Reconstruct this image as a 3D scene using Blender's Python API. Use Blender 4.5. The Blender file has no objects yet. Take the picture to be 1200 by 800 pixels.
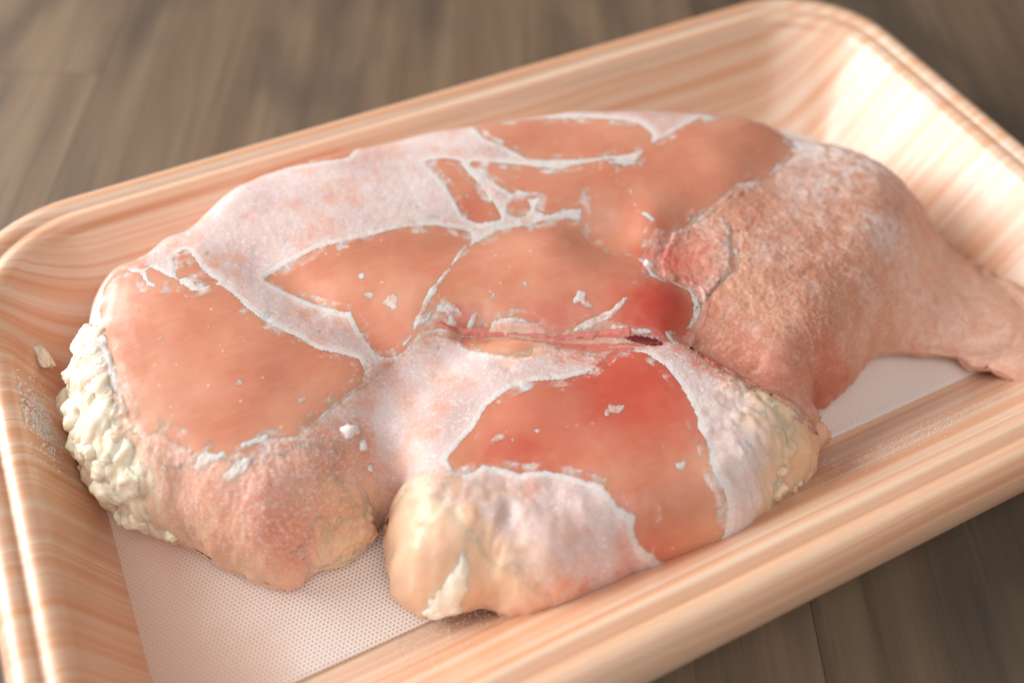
import bpy, bmesh, math, random
import numpy as np
from mathutils import Matrix, Vector

S = bpy.context.scene
COL = S.collection
MM = 0.001
random.seed(4)

# ================================================================ camera
cam = bpy.data.cameras.new('camera')
cam.lens, cam.sensor_width, cam.sensor_fit = 34.11, 36.0, 'HORIZONTAL'
cam.clip_start, cam.clip_end = 0.01, 20
cam_o = bpy.data.objects.new('camera', cam)
COL.objects.link(cam_o)
cam_o.matrix_world = Matrix((
    (0.89805832, 0.33734463, -0.2822939, -0.06877662),
    (-0.43950033, 0.71467073, -0.54413712, -0.10476297),
    (0.01818545, 0.61273513, 0.79007908, 0.16783706),
    (0, 0, 0, 1)))
cam.dof.use_dof = True
cam.dof.focus_distance = 0.177
cam.dof.aperture_fstop = 6.3
cam.dof.aperture_blades = 7
S.camera = cam_o

# ================================================================ world and lamps: an indoor table lit by one window, with an added fill lamp
world = bpy.data.worlds.new('World')
S.world = world
world.use_nodes = True
bg = world.node_tree.nodes['Background']
bg.inputs[0].default_value = (1.0, 0.93, 0.87, 1)
bg.inputs[1].default_value = 0.24

def area(name, loc, target, sx, sy, power, color):
    l = bpy.data.lights.new(name, 'AREA')
    l.shape, l.size, l.size_y, l.energy, l.color = 'RECTANGLE', sx, sy, power, color
    o = bpy.data.objects.new(name, l)
    COL.objects.link(o)
    o.location = loc
    o.rotation_euler = (Vector(target)-Vector(loc)).to_track_quat('-Z', 'Y').to_euler()
    return o
area('window_light', (-0.55, 0.42, 0.33), (0.02, 0, 0.02), 0.66, 0.46, 9.4, (1.0, 0.995, 0.98))
area('fill_light', (-0.15, -0.50, 1.00), (0, 0, 0), 0.9, 0.9, 6.0, (1.0, 0.96, 0.92))  # soft overhead fill, added to brighten the front faces of the meat

S.view_settings.view_transform = 'Standard'
S.view_settings.look = 'None'
S.view_settings.exposure = -0.06
S.view_settings.gamma = 1
S.render.engine = 'CYCLES'
S.cycles.use_denoising = True
S.cycles.max_bounces = 8
S.cycles.use_adaptive_sampling = True
S.cycles.adaptive_threshold = 0.015

# ================================================================ node helpers
class NT:
    def __init__(s, name):
        s.m = bpy.data.materials.new(name); s.m.use_nodes = True
        s.t = s.m.node_tree; s.n = s.t.nodes
        s.b = s.n['Principled BSDF']
        s.out = s.n['Material Output']
        s.co = s.n.new('ShaderNodeTexCoord').outputs['Object']
    def link(s, a, b): s.t.links.new(a, b)
    def put(s, sock, v):
        if isinstance(v, bpy.types.NodeSocket): s.link(v, sock)
        elif isinstance(v, (tuple, list)) and len(v) == 3 and sock.type == 'RGBA': sock.default_value = (*v, 1)
        else: sock.default_value = v
    def scale(s, v, k, rot=0):
        m = s.n.new('ShaderNodeMapping'); m.inputs['Scale'].default_value = k; m.inputs['Rotation'].default_value = (0, 0, rot)
        s.link(v, m.inputs[0]); return m.outputs[0]
    def noise(s, v, scale, detail=3, rough=0.55, dist=0.0):
        n = s.n.new('ShaderNodeTexNoise'); s.link(v, n.inputs['Vector'])
        n.inputs['Scale'].default_value = scale; n.inputs['Detail'].default_value = detail
        n.inputs['Roughness'].default_value = rough; n.inputs['Distortion'].default_value = dist
        return n.outputs['Fac']
    def voro(s, v, scale, feature='F1'):
        n = s.n.new('ShaderNodeTexVoronoi'); n.feature = feature
        s.link(v, n.inputs['Vector']); n.inputs['Scale'].default_value = scale
        return n.outputs['Distance']
    def attr(s, name):
        n = s.n.new('ShaderNodeAttribute'); n.attribute_name = name; return n.outputs['Fac']
    def math(s, op, a, b=0.0, c=None, clamp=False):
        n = s.n.new('ShaderNodeMath'); n.operation = op; n.use_clamp = clamp
        s.put(n.inputs[0], a); s.put(n.inputs[1], b)
        if c is not None: s.put(n.inputs[2], c)
        return n.outputs[0]
    def rng(s, v, a, b, lo=0.0, hi=1.0, smooth=True):
        n = s.n.new('ShaderNodeMapRange'); n.interpolation_type = 'SMOOTHSTEP' if smooth else 'LINEAR'
        s.put(n.inputs[0], v)
        for i, x in enumerate((a, b, lo, hi)): n.inputs[1+i].default_value = x
        return n.outputs[0]
    def mix(s, f, a, b, mode='MIX'):
        n = s.n.new('ShaderNodeMix'); n.data_type = 'RGBA'; n.blend_type = mode
        s.put(n.inputs[0], f); s.put(n.inputs[6], a); s.put(n.inputs[7], b)
        return n.outputs[2]
    def bump(s, h, strength, dist, base=None):
        n = s.n.new('ShaderNodeBump'); n.inputs['Strength'].default_value = strength; n.inputs['Distance'].default_value = dist
        s.put(n.inputs['Height'], h)
        if base is not None: s.link(base, n.inputs['Normal'])
        return n.outputs[0]
    def set(s, **k):
        for a, v in k.items(): s.put(s.b.inputs[a.replace('_', ' ')], v)
    def sss(s, w, rad, scale):
        s.set(Subsurface_Weight=w, Subsurface_Scale=scale); s.b.inputs['Subsurface Radius'].default_value = rad

# ================================================================ materials
def mat_wood():
    k = NT('grey brown wood'); co = k.co
    g = k.scale(co, (6, 90, 60)); f = k.scale(co, (18, 420, 300))
    a = k.noise(g, 1.0, 5, 0.6, 0.6); b = k.noise(f, 1.0, 4, 0.6); c = k.noise(k.scale(co, (9, 22, 20)), 1.0, 3)
    col = k.mix(k.rng(a, .34, .66), (0.146, 0.094, 0.057), (0.222, 0.152, 0.095))
    col = k.mix(k.math('MULTIPLY', k.rng(c, .46, .66), .75), col, (0.075, 0.055, 0.041))
    col = k.mix(k.math('MULTIPLY', k.rng(b, .52, .70), .45), col, (0.06, 0.044, 0.033))
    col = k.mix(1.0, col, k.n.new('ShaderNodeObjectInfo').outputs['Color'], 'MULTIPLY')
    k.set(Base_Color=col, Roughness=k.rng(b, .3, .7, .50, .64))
    k.link(k.bump(b, .25, .0003), k.b.inputs['Normal'])
    return k.m
def mat_tray(name='printed foam', pale=0.0):
    k = NT(name); co = k.co
    w = k.noise(k.scale(co, (10, 24, 0)), 1.0, 2)
    sep = k.n.new('ShaderNodeSeparateXYZ'); k.link(co, sep.inputs[0])
    yy = k.math('ADD', sep.outputs[1], k.math('MULTIPLY', w, .003))
    cb = k.n.new('ShaderNodeCombineXYZ'); k.link(sep.outputs[0], cb.inputs[0]); k.link(yy, cb.inputs[1])
    v = cb.outputs[0]
    a = k.noise(k.scale(v, (2.5, 380, 0)), 1.0, 3, .6)
    b = k.noise(k.scale(v, (5, 900, 0)), 1.0, 3, .6)
    c = k.noise(k.scale(v, (2, 75, 0)), 1.0, 2, .5)
    col = k.mix(k.rng(a, .36, .63), (0.77, 0.40, 0.225), (0.84, 0.61, 0.45))
    col = k.mix(k.math('MULTIPLY', k.rng(b, .50, .66), .65), col, (0.72, 0.31, 0.155))
    col = k.mix(k.math('MULTIPLY', k.rng(c, .48, .70), .35), col, (0.85, 0.70, 0.60))
    col = k.mix(k.math('MULTIPLY', k.rng(c, .52, .30), .30), col, (0.73, 0.35, 0.19))
    k.set(Base_Color=col, Roughness=.42, Coat_Weight=.8, Coat_Roughness=.25)
    k.sss(.15, (1, .5, .3), .002)
    n = k.noise(co, 900, 3); n2 = k.noise(co, 120, 2)
    k.link(k.bump(n, .10, .0002, k.bump(n2, .15, .001)), k.b.inputs['Normal'])
    return k.m
def mat_pad():
    k = NT('dimpled white pad'); co = k.co
    # fine hexagonal print of dimples about 0.75 mm apart
    v1 = k.n.new('ShaderNodeVectorMath'); v1.operation = 'MODULO'
    def dots(ox, oy):
        m = k.n.new('ShaderNodeMapping'); m.inputs['Location'].default_value = (ox+10, oy+10, 0); m.inputs['Scale'].default_value = (1/.00078, 1/.00135, 0)
        k.link(co, m.inputs[0])
        f = k.n.new('ShaderNodeVectorMath'); f.operation = 'FRACTION'; k.link(m.outputs[0], f.inputs[0])
        d = k.n.new('ShaderNodeVectorMath'); d.operation = 'MULTIPLY_ADD'; k.link(f.outputs[0], d.inputs[0])
        d.inputs[1].default_value = (1, 1.73, 0); d.inputs[2].default_value = (-.5, -.865, 0)
        l = k.n.new('ShaderNodeVectorMath'); l.operation = 'LENGTH'; k.link(d.outputs[0], l.inputs[0])
        return l.outputs['Value']
    h = k.rng(k.math('MINIMUM', dots(0, 0), dots(.5, .5)), .14, .36)
    n = k.noise(co, 60, 3)
    col = k.mix(h, (0.60, 0.40, 0.34), (0.87, 0.80, 0.76))
    col = k.mix(k.math('MULTIPLY', k.rng(n, .5, .75), .35), col, (0.76, 0.60, 0.54))
    # towards its left end the pad turns browner, smoother and less dimpled
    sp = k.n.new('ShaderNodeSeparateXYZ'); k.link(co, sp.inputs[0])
    left_end = k.rng(k.math('ADD', sp.outputs[0], k.math('MULTIPLY', n, .03)), -.050, -.076)
    col = k.mix(k.math('MULTIPLY', left_end, .75), col, (0.66, 0.42, 0.32))
    k.set(Base_Color=col, Roughness=k.math('SUBTRACT', .42, k.math('MULTIPLY', left_end, .1)))
    h = k.math('MULTIPLY', h, k.math('SUBTRACT', 1.0, k.math('MULTIPLY', left_end, .8)))
    k.link(k.bump(h, .45, .00012), k.b.inputs['Normal'])
    return k.m
def mat_flesh():
    k = NT('raw chicken flesh'); co = k.co
    n1 = k.noise(co, 70, 3); n2 = k.noise(co, 350, 4); fib = k.noise(k.scale(co, (160, 1400, 900), .25), 1.0, 3, .6)
    sp = k.noise(co, 1500, 3, .7)
    col = k.mix(k.rng(n1, .3, .7), (0.66, 0.25, 0.155), (0.73, 0.34, 0.225))
    col = k.mix(k.math('MULTIPLY', k.rng(fib, .45, .70), .22), col, (0.76, 0.40, 0.27))
    vs = k.voro(co, 420); vk = k.noise(co, 160, 2)
    col = k.mix(k.math('MULTIPLY', k.rng(vs, .17, .06), k.math('MULTIPLY', k.rng(vk, .52, .60), .6)), col, (0.86, 0.68, 0.58))
    pk = k.attr('pink'); ft = k.attr('fat'); rd = k.attr('red'); gr = k.attr('grain')
    col = k.mix(k.math('MULTIPLY', pk, k.rng(n2, .2, .7, .6, 1.0)), col, (0.79, 0.42, 0.31))
    col = k.mix(rd, col, (0.58, 0.055, 0.035))
    fatc = k.mix(k.rng(n1, .3, .7), (0.77, 0.50, 0.30), (0.81, 0.62, 0.44))
    fatc = k.mix(k.math('MULTIPLY', k.rng(n2, .52, .75), .5), fatc, (0.76, 0.44, 0.24))
    col = k.mix(ft, col, fatc)
    g = k.math('MULTIPLY', gr, k.rng(sp, .50, .66))
    col = k.mix(k.math('MULTIPLY', g, .75), col, (0.82, 0.68, 0.62))
    vl = k.math('MULTIPLY', k.attr('veil'), k.rng(n2, .25, .60, .35, .95))       # thin rime everywhere except on the clear glazed patches
    col = k.mix(k.math('MULTIPLY', vl, .42), col, (0.80, 0.51, 0.41))
    col = k.mix(k.math('MULTIPLY', k.math('MULTIPLY', vl, k.rng(sp, .52, .66)), .45), col, (0.86, 0.77, 0.73))
    # rime: white ice of its own thickness, sharp against the glazed patches, thinning out elsewhere
    fs = k.noise(co, 2300, 2, .7); fz = k.noise(co, 1300, 3, .65); e = k.attr('edge'); so = k.attr('soft')
    fc = k.mix(k.rng(n1, .3, .7), (0.67, 0.51, 0.495), (0.78, 0.655, 0.64))
    rim = k.rng(e, 2.8, .2)
    fc = k.mix(k.math('MULTIPLY', rim, .85), fc, (0.88, 0.81, 0.785))
    fc = k.mix(k.math('MULTIPLY', k.rng(fs, .52, .72), .38), fc, (0.54, 0.37, 0.35))
    fc = k.mix(k.math('MULTIPLY', k.rng(fz, .53, .68), .55), fc, (0.90, 0.84, 0.82))
    ee = k.math('ADD', e, k.math('MULTIPLY', k.math('SUBTRACT', fz, .5), .40))
    a = k.rng(ee, -.06, .34, .0, .97)
    thin = k.math('MULTIPLY', k.rng(n2, .25, .75), k.math('ADD', .12, k.math('MULTIPLY', k.attr('thin'), .75)))
    a = k.math('SUBTRACT', a, k.math('MULTIPLY', thin, k.rng(e, .3, 2.2)), clamp=True)
    ss = k.math('ADD', so, k.math('ADD', k.math('MULTIPLY', k.math('SUBTRACT', n2, .5), 7.0), k.math('MULTIPLY', k.math('SUBTRACT', fz, .5), 4.0)))
    a = k.math('MULTIPLY', a, k.rng(ss, -1.2, 2.6))
    col = k.mix(a, col, fc)
    m = k.math('MAXIMUM', vl, a)
    k.set(Base_Color=col, Roughness=k.math('ADD', .34, k.math('MULTIPLY', m, .28)), Coat_Weight=k.math('MULTIPLY_ADD', m, -.2, .24), Coat_Roughness=.22)
    k.sss(.75, (1.0, .38, .22), .0021)
    bp = k.bump(fib, .10, .0003)
    k.link(k.bump(k.math('MULTIPLY', k.math('SUBTRACT', sp, .5), k.math('ADD', .12, m)), .4, .0003, bp), k.b.inputs['Normal'])
    return k.m
def mat_skin():
    k = NT('frosted chicken skin'); co = k.co
    n1 = k.noise(co, 60, 4, .6); sp = k.noise(co, 1300, 3, .7); n2 = k.noise(co, 420, 4, .65, .8)
    wv = k.n.new('ShaderNodeTexVoronoi'); wv.feature = 'DISTANCE_TO_EDGE'
    d = k.mix(.5, co, co)
    k.link(k.scale(co, (1, 1, 1)), wv.inputs['Vector']); wv.inputs['Scale'].default_value = 260
    col = k.mix(k.rng(n1, .32, .68), (0.51, 0.205, 0.128), (0.61, 0.31, 0.21))
    col = k.mix(k.math('MULTIPLY', k.rng(n2, .50, .70), .45), col, (0.66, 0.41, 0.31))
    wl = k.math('ABSOLUTE', k.math('SUBTRACT', k.noise(co, 330, 2, .5, 1.6), .5))
    col = k.mix(k.math('MULTIPLY', k.rng(wl, .035, .008), .32), col, (0.80, 0.62, 0.52))
    col = k.mix(k.math('MULTIPLY', k.rng(sp, .56, .70), .32), col, (0.78, 0.60, 0.50))
    col = k.mix(k.math('MULTIPLY', k.attr('pink'), .85), col, k.mix(k.rng(n2, .3, .7), (0.70, 0.39, 0.28), (0.78, 0.52, 0.41)))
    fr = k.attr('thin')
    col = k.mix(k.math('MULTIPLY', fr, k.rng(n2, .30, .62)), col, (0.80, 0.70, 0.67))
    col = k.mix(k.attr('red'), col, (0.52, 0.10, 0.06))
    k.set(Base_Color=col, Roughness=.5)
    k.sss(.5, (1.0, .4, .25), .0015)
    k.link(k.bump(sp, .2, .0002, k.bump(n2, .16, .0004)), k.b.inputs['Normal'])
    return k.m
def mat_fat(name, c1, c2):
    k = NT(name); co = k.co
    n = k.noise(co, 260, 4, .6); sp = k.noise(co, 1500, 3); n3 = k.noise(co, 120, 3)
    k.set(Base_Color=k.mix(k.math('MULTIPLY', k.rng(n3, .52, .72), .55), k.mix(k.rng(n, .35, .68), c1, c2), (0.80, 0.52, 0.36)), Roughness=.42)
    k.sss(.7, (1.0, .6, .35), .0018)
    k.link(k.bump(sp, .35, .0002, k.bump(n, .2, .0005)), k.b.inputs['Normal'])
    return k.m
def mat_plain(name, col, rough=.4, sss=.4, trans=0.0, coat=0.0):
    k = NT(name); n = k.noise(k.co, 700, 3)
    k.set(Base_Color=k.mix(k.rng(n, .3, .7), tuple(c*.8 for c in col), col), Roughness=rough, Transmission_Weight=trans, Coat_Weight=coat, Coat_Roughness=.15)
    k.b.inputs['IOR'].default_value = 1.31 if trans else 1.45
    k.sss(sss, (1, .3, .2), .001)
    return k.m
M_wood, M_tray, M_pad = mat_wood(), mat_tray(), mat_pad()
M_flesh, M_skin = mat_flesh(), mat_skin()
M_fat = mat_fat('cream fat', (0.82, 0.71, 0.54), (0.88, 0.80, 0.66))
M_fold = mat_fat('peach fat', (0.78, 0.52, 0.33), (0.85, 0.68, 0.49))
M_fatw = mat_fat('white fat', (0.84, 0.78, 0.66), (0.90, 0.86, 0.78))
M_ice = mat_plain('ice', (0.92, 0.92, 0.92), .12, 0.0, .75)
M_rime = mat_plain('rime', (0.88, 0.82, 0.79), .5, .4)
M_vein = mat_plain('blood vessel', (0.72, 0.21, 0.16), .34, .5, 0, .3)
M_clot = mat_plain('frozen blood', (0.17, 0.018, 0.022), .22, .1, 0, .6)

# ================================================================ object helpers
def empty(name, loc, label, cat, group=None):
    o = bpy.data.objects.new(name, None); COL.objects.link(o)
    o.location = loc; o.empty_display_size = .02
    o['label'] = label; o['category'] = cat
    if group: o['group'] = group
    return o
def link(name, me, mat, parent=None, smooth=True):
    if mat: me.materials.append(mat)
    if smooth and len(me.polygons): me.polygons.foreach_set('use_smooth', np.ones(len(me.polygons), bool))
    o = bpy.data.objects.new(name, me); COL.objects.link(o)
    if parent is not None:
        o.parent = parent
        if parent.type == 'EMPTY': o.matrix_parent_inverse = Matrix.Translation(parent.location).inverted()
    return o
def np_mesh(name, co, quads, attrs=None):
    """mesh from arrays; co in mm; quads (n,4)"""
    me = bpy.data.meshes.new(name)
    me.vertices.add(len(co)); me.vertices.foreach_set('co', (np.asarray(co)*MM).astype(np.float32).ravel())
    q = np.asarray(quads, np.int32)
    me.loops.add(q.size); me.loops.foreach_set('vertex_index', q.ravel())
    me.polygons.add(len(q)); me.polygons.foreach_set('loop_start', np.arange(0, q.size, q.shape[1], dtype=np.int32))
    me.update(calc_edges=True); me.validate()
    for k, v in (attrs or {}).items():
        a = me.attributes.new(k, 'FLOAT', 'POINT'); a.data.foreach_set('value', np.asarray(v, np.float32))
    return me
def bm_mesh(name, bm):
    me = bpy.data.meshes.new(name); bm.to_mesh(me); bm.free(); return me

# ================================================================ table of wooden planks
table = empty('table', (0, 0, 0), 'grey brown wooden table top of wide planks under the food tray', 'table')
DIR = math.atan2(.90, .436)                    # the grain runs at this angle to the tray
PX, PY = .0143, -.0655                         # a point on the seam in front of the tray
def plank(t0, t1, n0, n1):
    bm = bmesh.new()
    g = .00002
    bmesh.ops.create_cube(bm, size=1)
    for v in bm.verts:
        v.co = Vector(((t0+g if v.co.x < 0 else t1-g), (n0+g if v.co.y < 0 else n1-g), (-.02 if v.co.z < 0 else 0)))
    bmesh.ops.bevel(bm, geom=[e for e in bm.edges if all(v.co.z > -.001 for v in e.verts)], offset=.00014, segments=2, affect='EDGES')
    c = Vector(((t0+t1)/2, (n0+n1)/2, 0))
    for v in bm.verts: v.co -= c
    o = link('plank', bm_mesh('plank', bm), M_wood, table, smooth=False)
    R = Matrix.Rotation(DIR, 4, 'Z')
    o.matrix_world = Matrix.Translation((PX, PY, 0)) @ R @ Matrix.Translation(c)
    return o
W_ = .0835
COLS = [(k*W_, (k+1)*W_, {2: (.1505,), 1: (-.28, .42), 0: (-.2, .36), -1: (.33,), -2: (-.05, .5), 3: (.02, .6)}.get(k, (.1*(k % 5)-.3, .1*(k % 3)+.4))) for k in range(-9, 9)]
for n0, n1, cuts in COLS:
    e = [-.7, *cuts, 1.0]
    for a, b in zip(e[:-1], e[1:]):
        plank(a, b, n0, n1).color = (*[(1.02 if n0 > -.01 else .80)*random.uniform(.95, 1.05)]*3, 1)      # slight random tone; right and front planks darkened to paint in light falloff
# sub-floor of the joints
bm = bmesh.new(); bmesh.ops.create_cube(bm, size=1)
for v in bm.verts: v.co = Vector((v.co.x*1.9, v.co.y*1.6, -.026 if v.co.z < 0 else -.0205))
o = link('board', bm_mesh('board', bm), M_wood, table, smooth=False); o.rotation_euler.z = DIR

# ---------------------------------------------------------------- shape maths (millimetres)
def sdf(poly, X, Y):
    """signed distance to a closed polygon, positive inside"""
    d2 = np.full(X.shape, 1e12); ins = np.zeros(X.shape, bool)
    n = len(poly)
    for i in range(n):
        ax, ay = poly[i]; bx, by = poly[(i+1) % n]
        ex, ey = bx-ax, by-ay; L = ex*ex+ey*ey
        if L < 1e-9: continue
        t = np.clip(((X-ax)*ex+(Y-ay)*ey)/L, 0, 1)
        d2 = np.minimum(d2, (X-ax-t*ex)**2+(Y-ay-t*ey)**2)
        c = (ay > Y) != (by > Y)
        if ey != 0: ins ^= c & (X < (Y-ay)*ex/ey+ax)
    d = np.sqrt(d2)
    return np.where(ins, d, -d)

def sdf_box(poly, X, Y, pad=4.0):
    """sdf, only worked out near the polygon"""
    p = np.array(poly); x0, y0 = p.min(0)-pad; x1, y1 = p.max(0)+pad
    out = np.full(X.shape, -pad)
    m = (X > x0) & (X < x1) & (Y > y0) & (Y < y1)
    out[m] = np.maximum(sdf(poly, X[m], Y[m]), -pad)
    return out

def stroke(pts, X, Y, pad=4.0):
    """signed distance to a polyline with a radius at each point"""
    out = np.full(X.shape, -pad)
    for (ax, ay, ar), (bx, by, br) in zip(pts[:-1], pts[1:]):
        m = (X > min(ax, bx)-pad) & (X < max(ax, bx)+pad) & (Y > min(ay, by)-pad) & (Y < max(ay, by)+pad)
        x, y = X[m], Y[m]; ex, ey = bx-ax, by-ay
        t = np.clip(((x-ax)*ex+(y-ay)*ey)/(ex*ex+ey*ey+1e-9), 0, 1)
        out[m] = np.maximum(out[m], ar+t*(br-ar)-np.hypot(x-ax-t*ex, y-ay-t*ey))
    return out

def blur(A, s):
    """gaussian blur, s in grid steps"""
    r = int(3*s)+1; k = np.exp(-0.5*(np.arange(-r, r+1)/s)**2); k /= k.sum()
    B = np.pad(A, r, mode='edge')
    B = sum(k[i]*B[i:i+A.shape[0], :] for i in range(2*r+1))
    return sum(k[i]*B[:, i:i+A.shape[1]] for i in range(2*r+1))

def gnoise(lam, seed, H, lam2=None):
    """smooth random field of unit spread with feature size lam (mm)"""
    rng = np.random.default_rng(seed)
    W = np.fft.rfft2(rng.standard_normal(SHP))
    fy = np.fft.fftfreq(SHP[0], H)[:, None]; fx = np.fft.rfftfreq(SHP[1], H)[None, :]
    W *= np.exp(-0.5*((fx*lam)**2+(fy*(lam2 or lam))**2)*4)
    n = np.fft.irfft2(W, SHP); return n/n.std()

def cells(lam, seed, X, Y):
    """Voronoi distances (first, second) with cell size lam"""
    gx, gy = np.floor(X/lam).astype(int), np.floor(Y/lam).astype(int)
    f1 = np.full(X.shape, 1e9); f2 = f1.copy()
    rng = np.random.default_rng(seed); tab = rng.random((256, 256, 2))
    for i in (-1, 0, 1):
        for j in (-1, 0, 1):
            o = tab[(gx+i) % 256, (gy+j) % 256]
            d = np.hypot((gx+i+o[..., 0])*lam-X, (gy+j+o[..., 1])*lam-Y)
            f2 = np.minimum(f2, np.maximum(f1, d)); f1 = np.minimum(f1, d)
    return f1/lam, f2/lam

def sstep(x, a, b):
    t = np.clip((x-a)/(b-a), 0, 1); return t*t*(3-2*t)

TW, TD = 113.4, 70.0                       # half length and half depth of the tray at its rim
def tray_z(X, Y):
    """height of the inside of the tray"""
    w = lambda d, a, b: np.interp(d, [a, b], [22.5, 3.0])
    z = np.maximum(w(TW+X, 11.5, 16.5), w(TW-X, 11.5, 24.0))
    return np.maximum(z, np.maximum(w(TD+Y, 11.5, 29.0), w(TD-Y, 11.5, 29.0)))+1.0

def meat(H):
    """grid of the meat: position of the upper and lower sheet, inside mask, and the grid coordinates"""
    global SHP
    u = np.arange(-106, 119, H); v = np.arange(-58, 62, H)
    U, V = np.meshgrid(u, v); SHP = U.shape
    D = sdf(OUTLINE, U, V)
    DS = blur(D, 1.6/H)
    D = blur(D, 0.5/H) + (0.30*gnoise(5, 1, H) + 0.22*gnoise(1.8, 2, H))*np.exp(-np.clip(D, 0, 99)/1.6)
    gy, gx = np.gradient(DS, H); gn = np.hypot(gx, gy)+1e-6
    gx, gy = blur(gx/gn, 0.8/H), blur(gy/gn, 0.8/H)
    RR = 11.0
    th = np.clip(D/RR, 0, 1)*np.pi/2; S = np.sin(th)
    ins = np.where(D < RR, RR*(1-np.cos(th)), D)
    sh = np.where(D < 0, -D, ins-D)        # cells just outside are pulled on to the outline
    X, Y = U+gx*sh, V+gy*sh
    T = np.full(SHP, 23.0); L = np.zeros(SHP)
    for poly, h, r in LOBES:
        d = np.clip(sdf_box(poly, U, V, 2.0)/r, 0, 1)
        L = np.maximum(L, h*np.sqrt(1-(1-d)**2))
    T = T+blur(L, 2.2/H)-11*blur(sstep(sdf_box(DIP, U, V, 16.0), -15, 6), 2.0/H)
    T += 0.22*gnoise(14, 3, H)+0.02*gnoise(5, 4, H)
    for pts, depth in GROOVES:
        d = stroke([(x, y, 0) for x, y, r in pts], U, V, 14.0)
        w = np.interp(0, [0, 1], [1, 1])*np.mean([r for _, _, r in pts])
        T -= depth*np.exp(-(d/w)**2)
    tz = tray_z(X, Y)
    zc = np.minimum(tz+3.5, 11.0)
    ZT = zc+np.maximum(T-zc, 2.0)*S
    ZB = zc-3.3*np.sqrt(S)
    return U, V, D, np.stack([X, Y, ZT], -1), np.stack([X, Y, ZB], -1)


OUTLINE = [(-75.7, 49.6), (-69.4, 54.9), (-65.5, 53.0), (-59.1, 56.6), (-54.0, 59.3), (-46.7, 61.1), (-37.8, 61.8), (-29.1, 61.3), (-21.6, 60.0), (-7.8, 58.7), (9.2, 54.5), (23.4, 51.9), (44.9, 41.7), (59.1, 34.5), (67.8, 29.5), (71.2, 25.8), (75.5, 20.9), (80.6, 13.2), (83.9, 6.3), (87.0, 0.7), (89.7, -2.1), (89.5, -6.6), (89.5, -12.2), (89.8, -18.5), (90.5, -24.3), (91.7, -29.5), (92.7, -36.1), (94.1, -42.7), (79.6, -53.8), (75.1, -49.8), (72.6, -44.6), (71.5, -40.5), (71.4, -37.4), (64.9, -32.9), (55.6, -29.1), (49.1, -32.4), (42.9, -34.8), (37.9, -35.7), (34.4, -34.7), (31.9, -37.2), (32.1, -40.6), (32.1, -43.8), (28.2, -45.1), (24.2, -49.0), (20.3, -51.1), (15.1, -51.6), (11.9, -52.2), (8.3, -54.0), (2.7, -56.5), (-1.3, -56.3), (-8.5, -55.3), (-17.8, -53.8), (-25.8, -53.1), (-32.0, -52.6), (-36.0, -50.9), (-39.0, -48.9), (-41.4, -45.5), (-44.5, -45.1), (-49.9, -43.0), (-52.1, -40.7), (-54.4, -36.9), (-54.9, -33.9), (-53.3, -31.1), (-53.2, -27.6), (-52.2, -24.9), (-50.0, -21.6), (-51.1, -21.9), (-55.5, -25.2), (-60.1, -26.5), (-64.5, -25.4), (-70.3, -26.5), (-74.2, -24.3), (-77.0, -20.7), (-80.0, -18.0), (-84.6, -10.3), (-87.8, -7.9), (-91.6, -4.2), (-93.4, -0.1), (-96.3, 4.1), (-97.5, 7.6), (-97.5, 10.4), (-97.5, 14.4), (-97.5, 18.0), (-97.5, 22.6), (-97.5, 27.1), (-93.6, 31.2), (-91.1, 37.4), (-88.6, 43.7), (-83.4, 49.2), (-78.7, 51.4)]
LOBES = [([(-82.0, 45.0), (-74.3, 49.1), (-56.7, 54.5), (-48.3, 39.6), (-51.9, 28.4), (-42.7, 9.7), (-39.7, -0.7), (-46.7, -9.9), (-52.6, -16.9), (-57.6, -21.9), (-67.6, -29.2), (-75.1, -30.5), (-85.9, -18.8), (-96.2, -1.7), (-99.6, 11.2), (-91.9, 28.4)], 6, 26), ([(-53.7, -31.4), (-46.2, -20.5), (-37.3, -10.9), (-23.9, -4.3), (-9.7, -5.4), (5.4, -12.5), (13.4, -18.5), (18.0, -26.4), (24.0, -40.0), (28.0, -50.1), (17.4, -56.5), (5.5, -58.0), (-5.8, -59.5), (-22.3, -59.7), (-41.5, -55.1), (-55.5, -46.9)], 4.5, 24), ([(37.8, 9.7), (62.6, 22.5), (79.9, 19.5), (89.6, 6.8), (87.3, -7.6), (70.1, -24.5), (50.3, -34.9), (37.8, -40.2), (28.4, -42.1), (23.1, -33.2), (19.6, -18.0), (23.4, -2.6)], 3, 22), ([(-59.5, 61.2), (-23.0, 60.9), (13.4, 57.3), (47.6, 45.0), (66.0, 29.7), (64.2, 17.4), (46.0, 7.7), (25.4, 8.9), (11.3, 12.8), (-14.0, 16.7), (-40.4, 14.4), (-52.4, 24.8), (-69.5, 42.8)], 6, 18), ([(-51.0, 23.2), (-29.6, 28.2), (-13.4, 18.0), (2.3, 18.6), (12.3, 0.8), (19.1, -7.4), (15.0, -18.4), (3.0, -15.0), (-11.1, -7.3), (-22.2, -0.9), (-35.0, 1.7), (-45.0, 11.0)], 5.5, 14), ([(20.1, 28.6), (44.7, 32.9), (64.2, 27.1), (62.5, 15.0), (42.9, 6.3), (28.6, 7.4), (18.7, 1.4), (15.7, 13.4)], 5.5, 14)]
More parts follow.
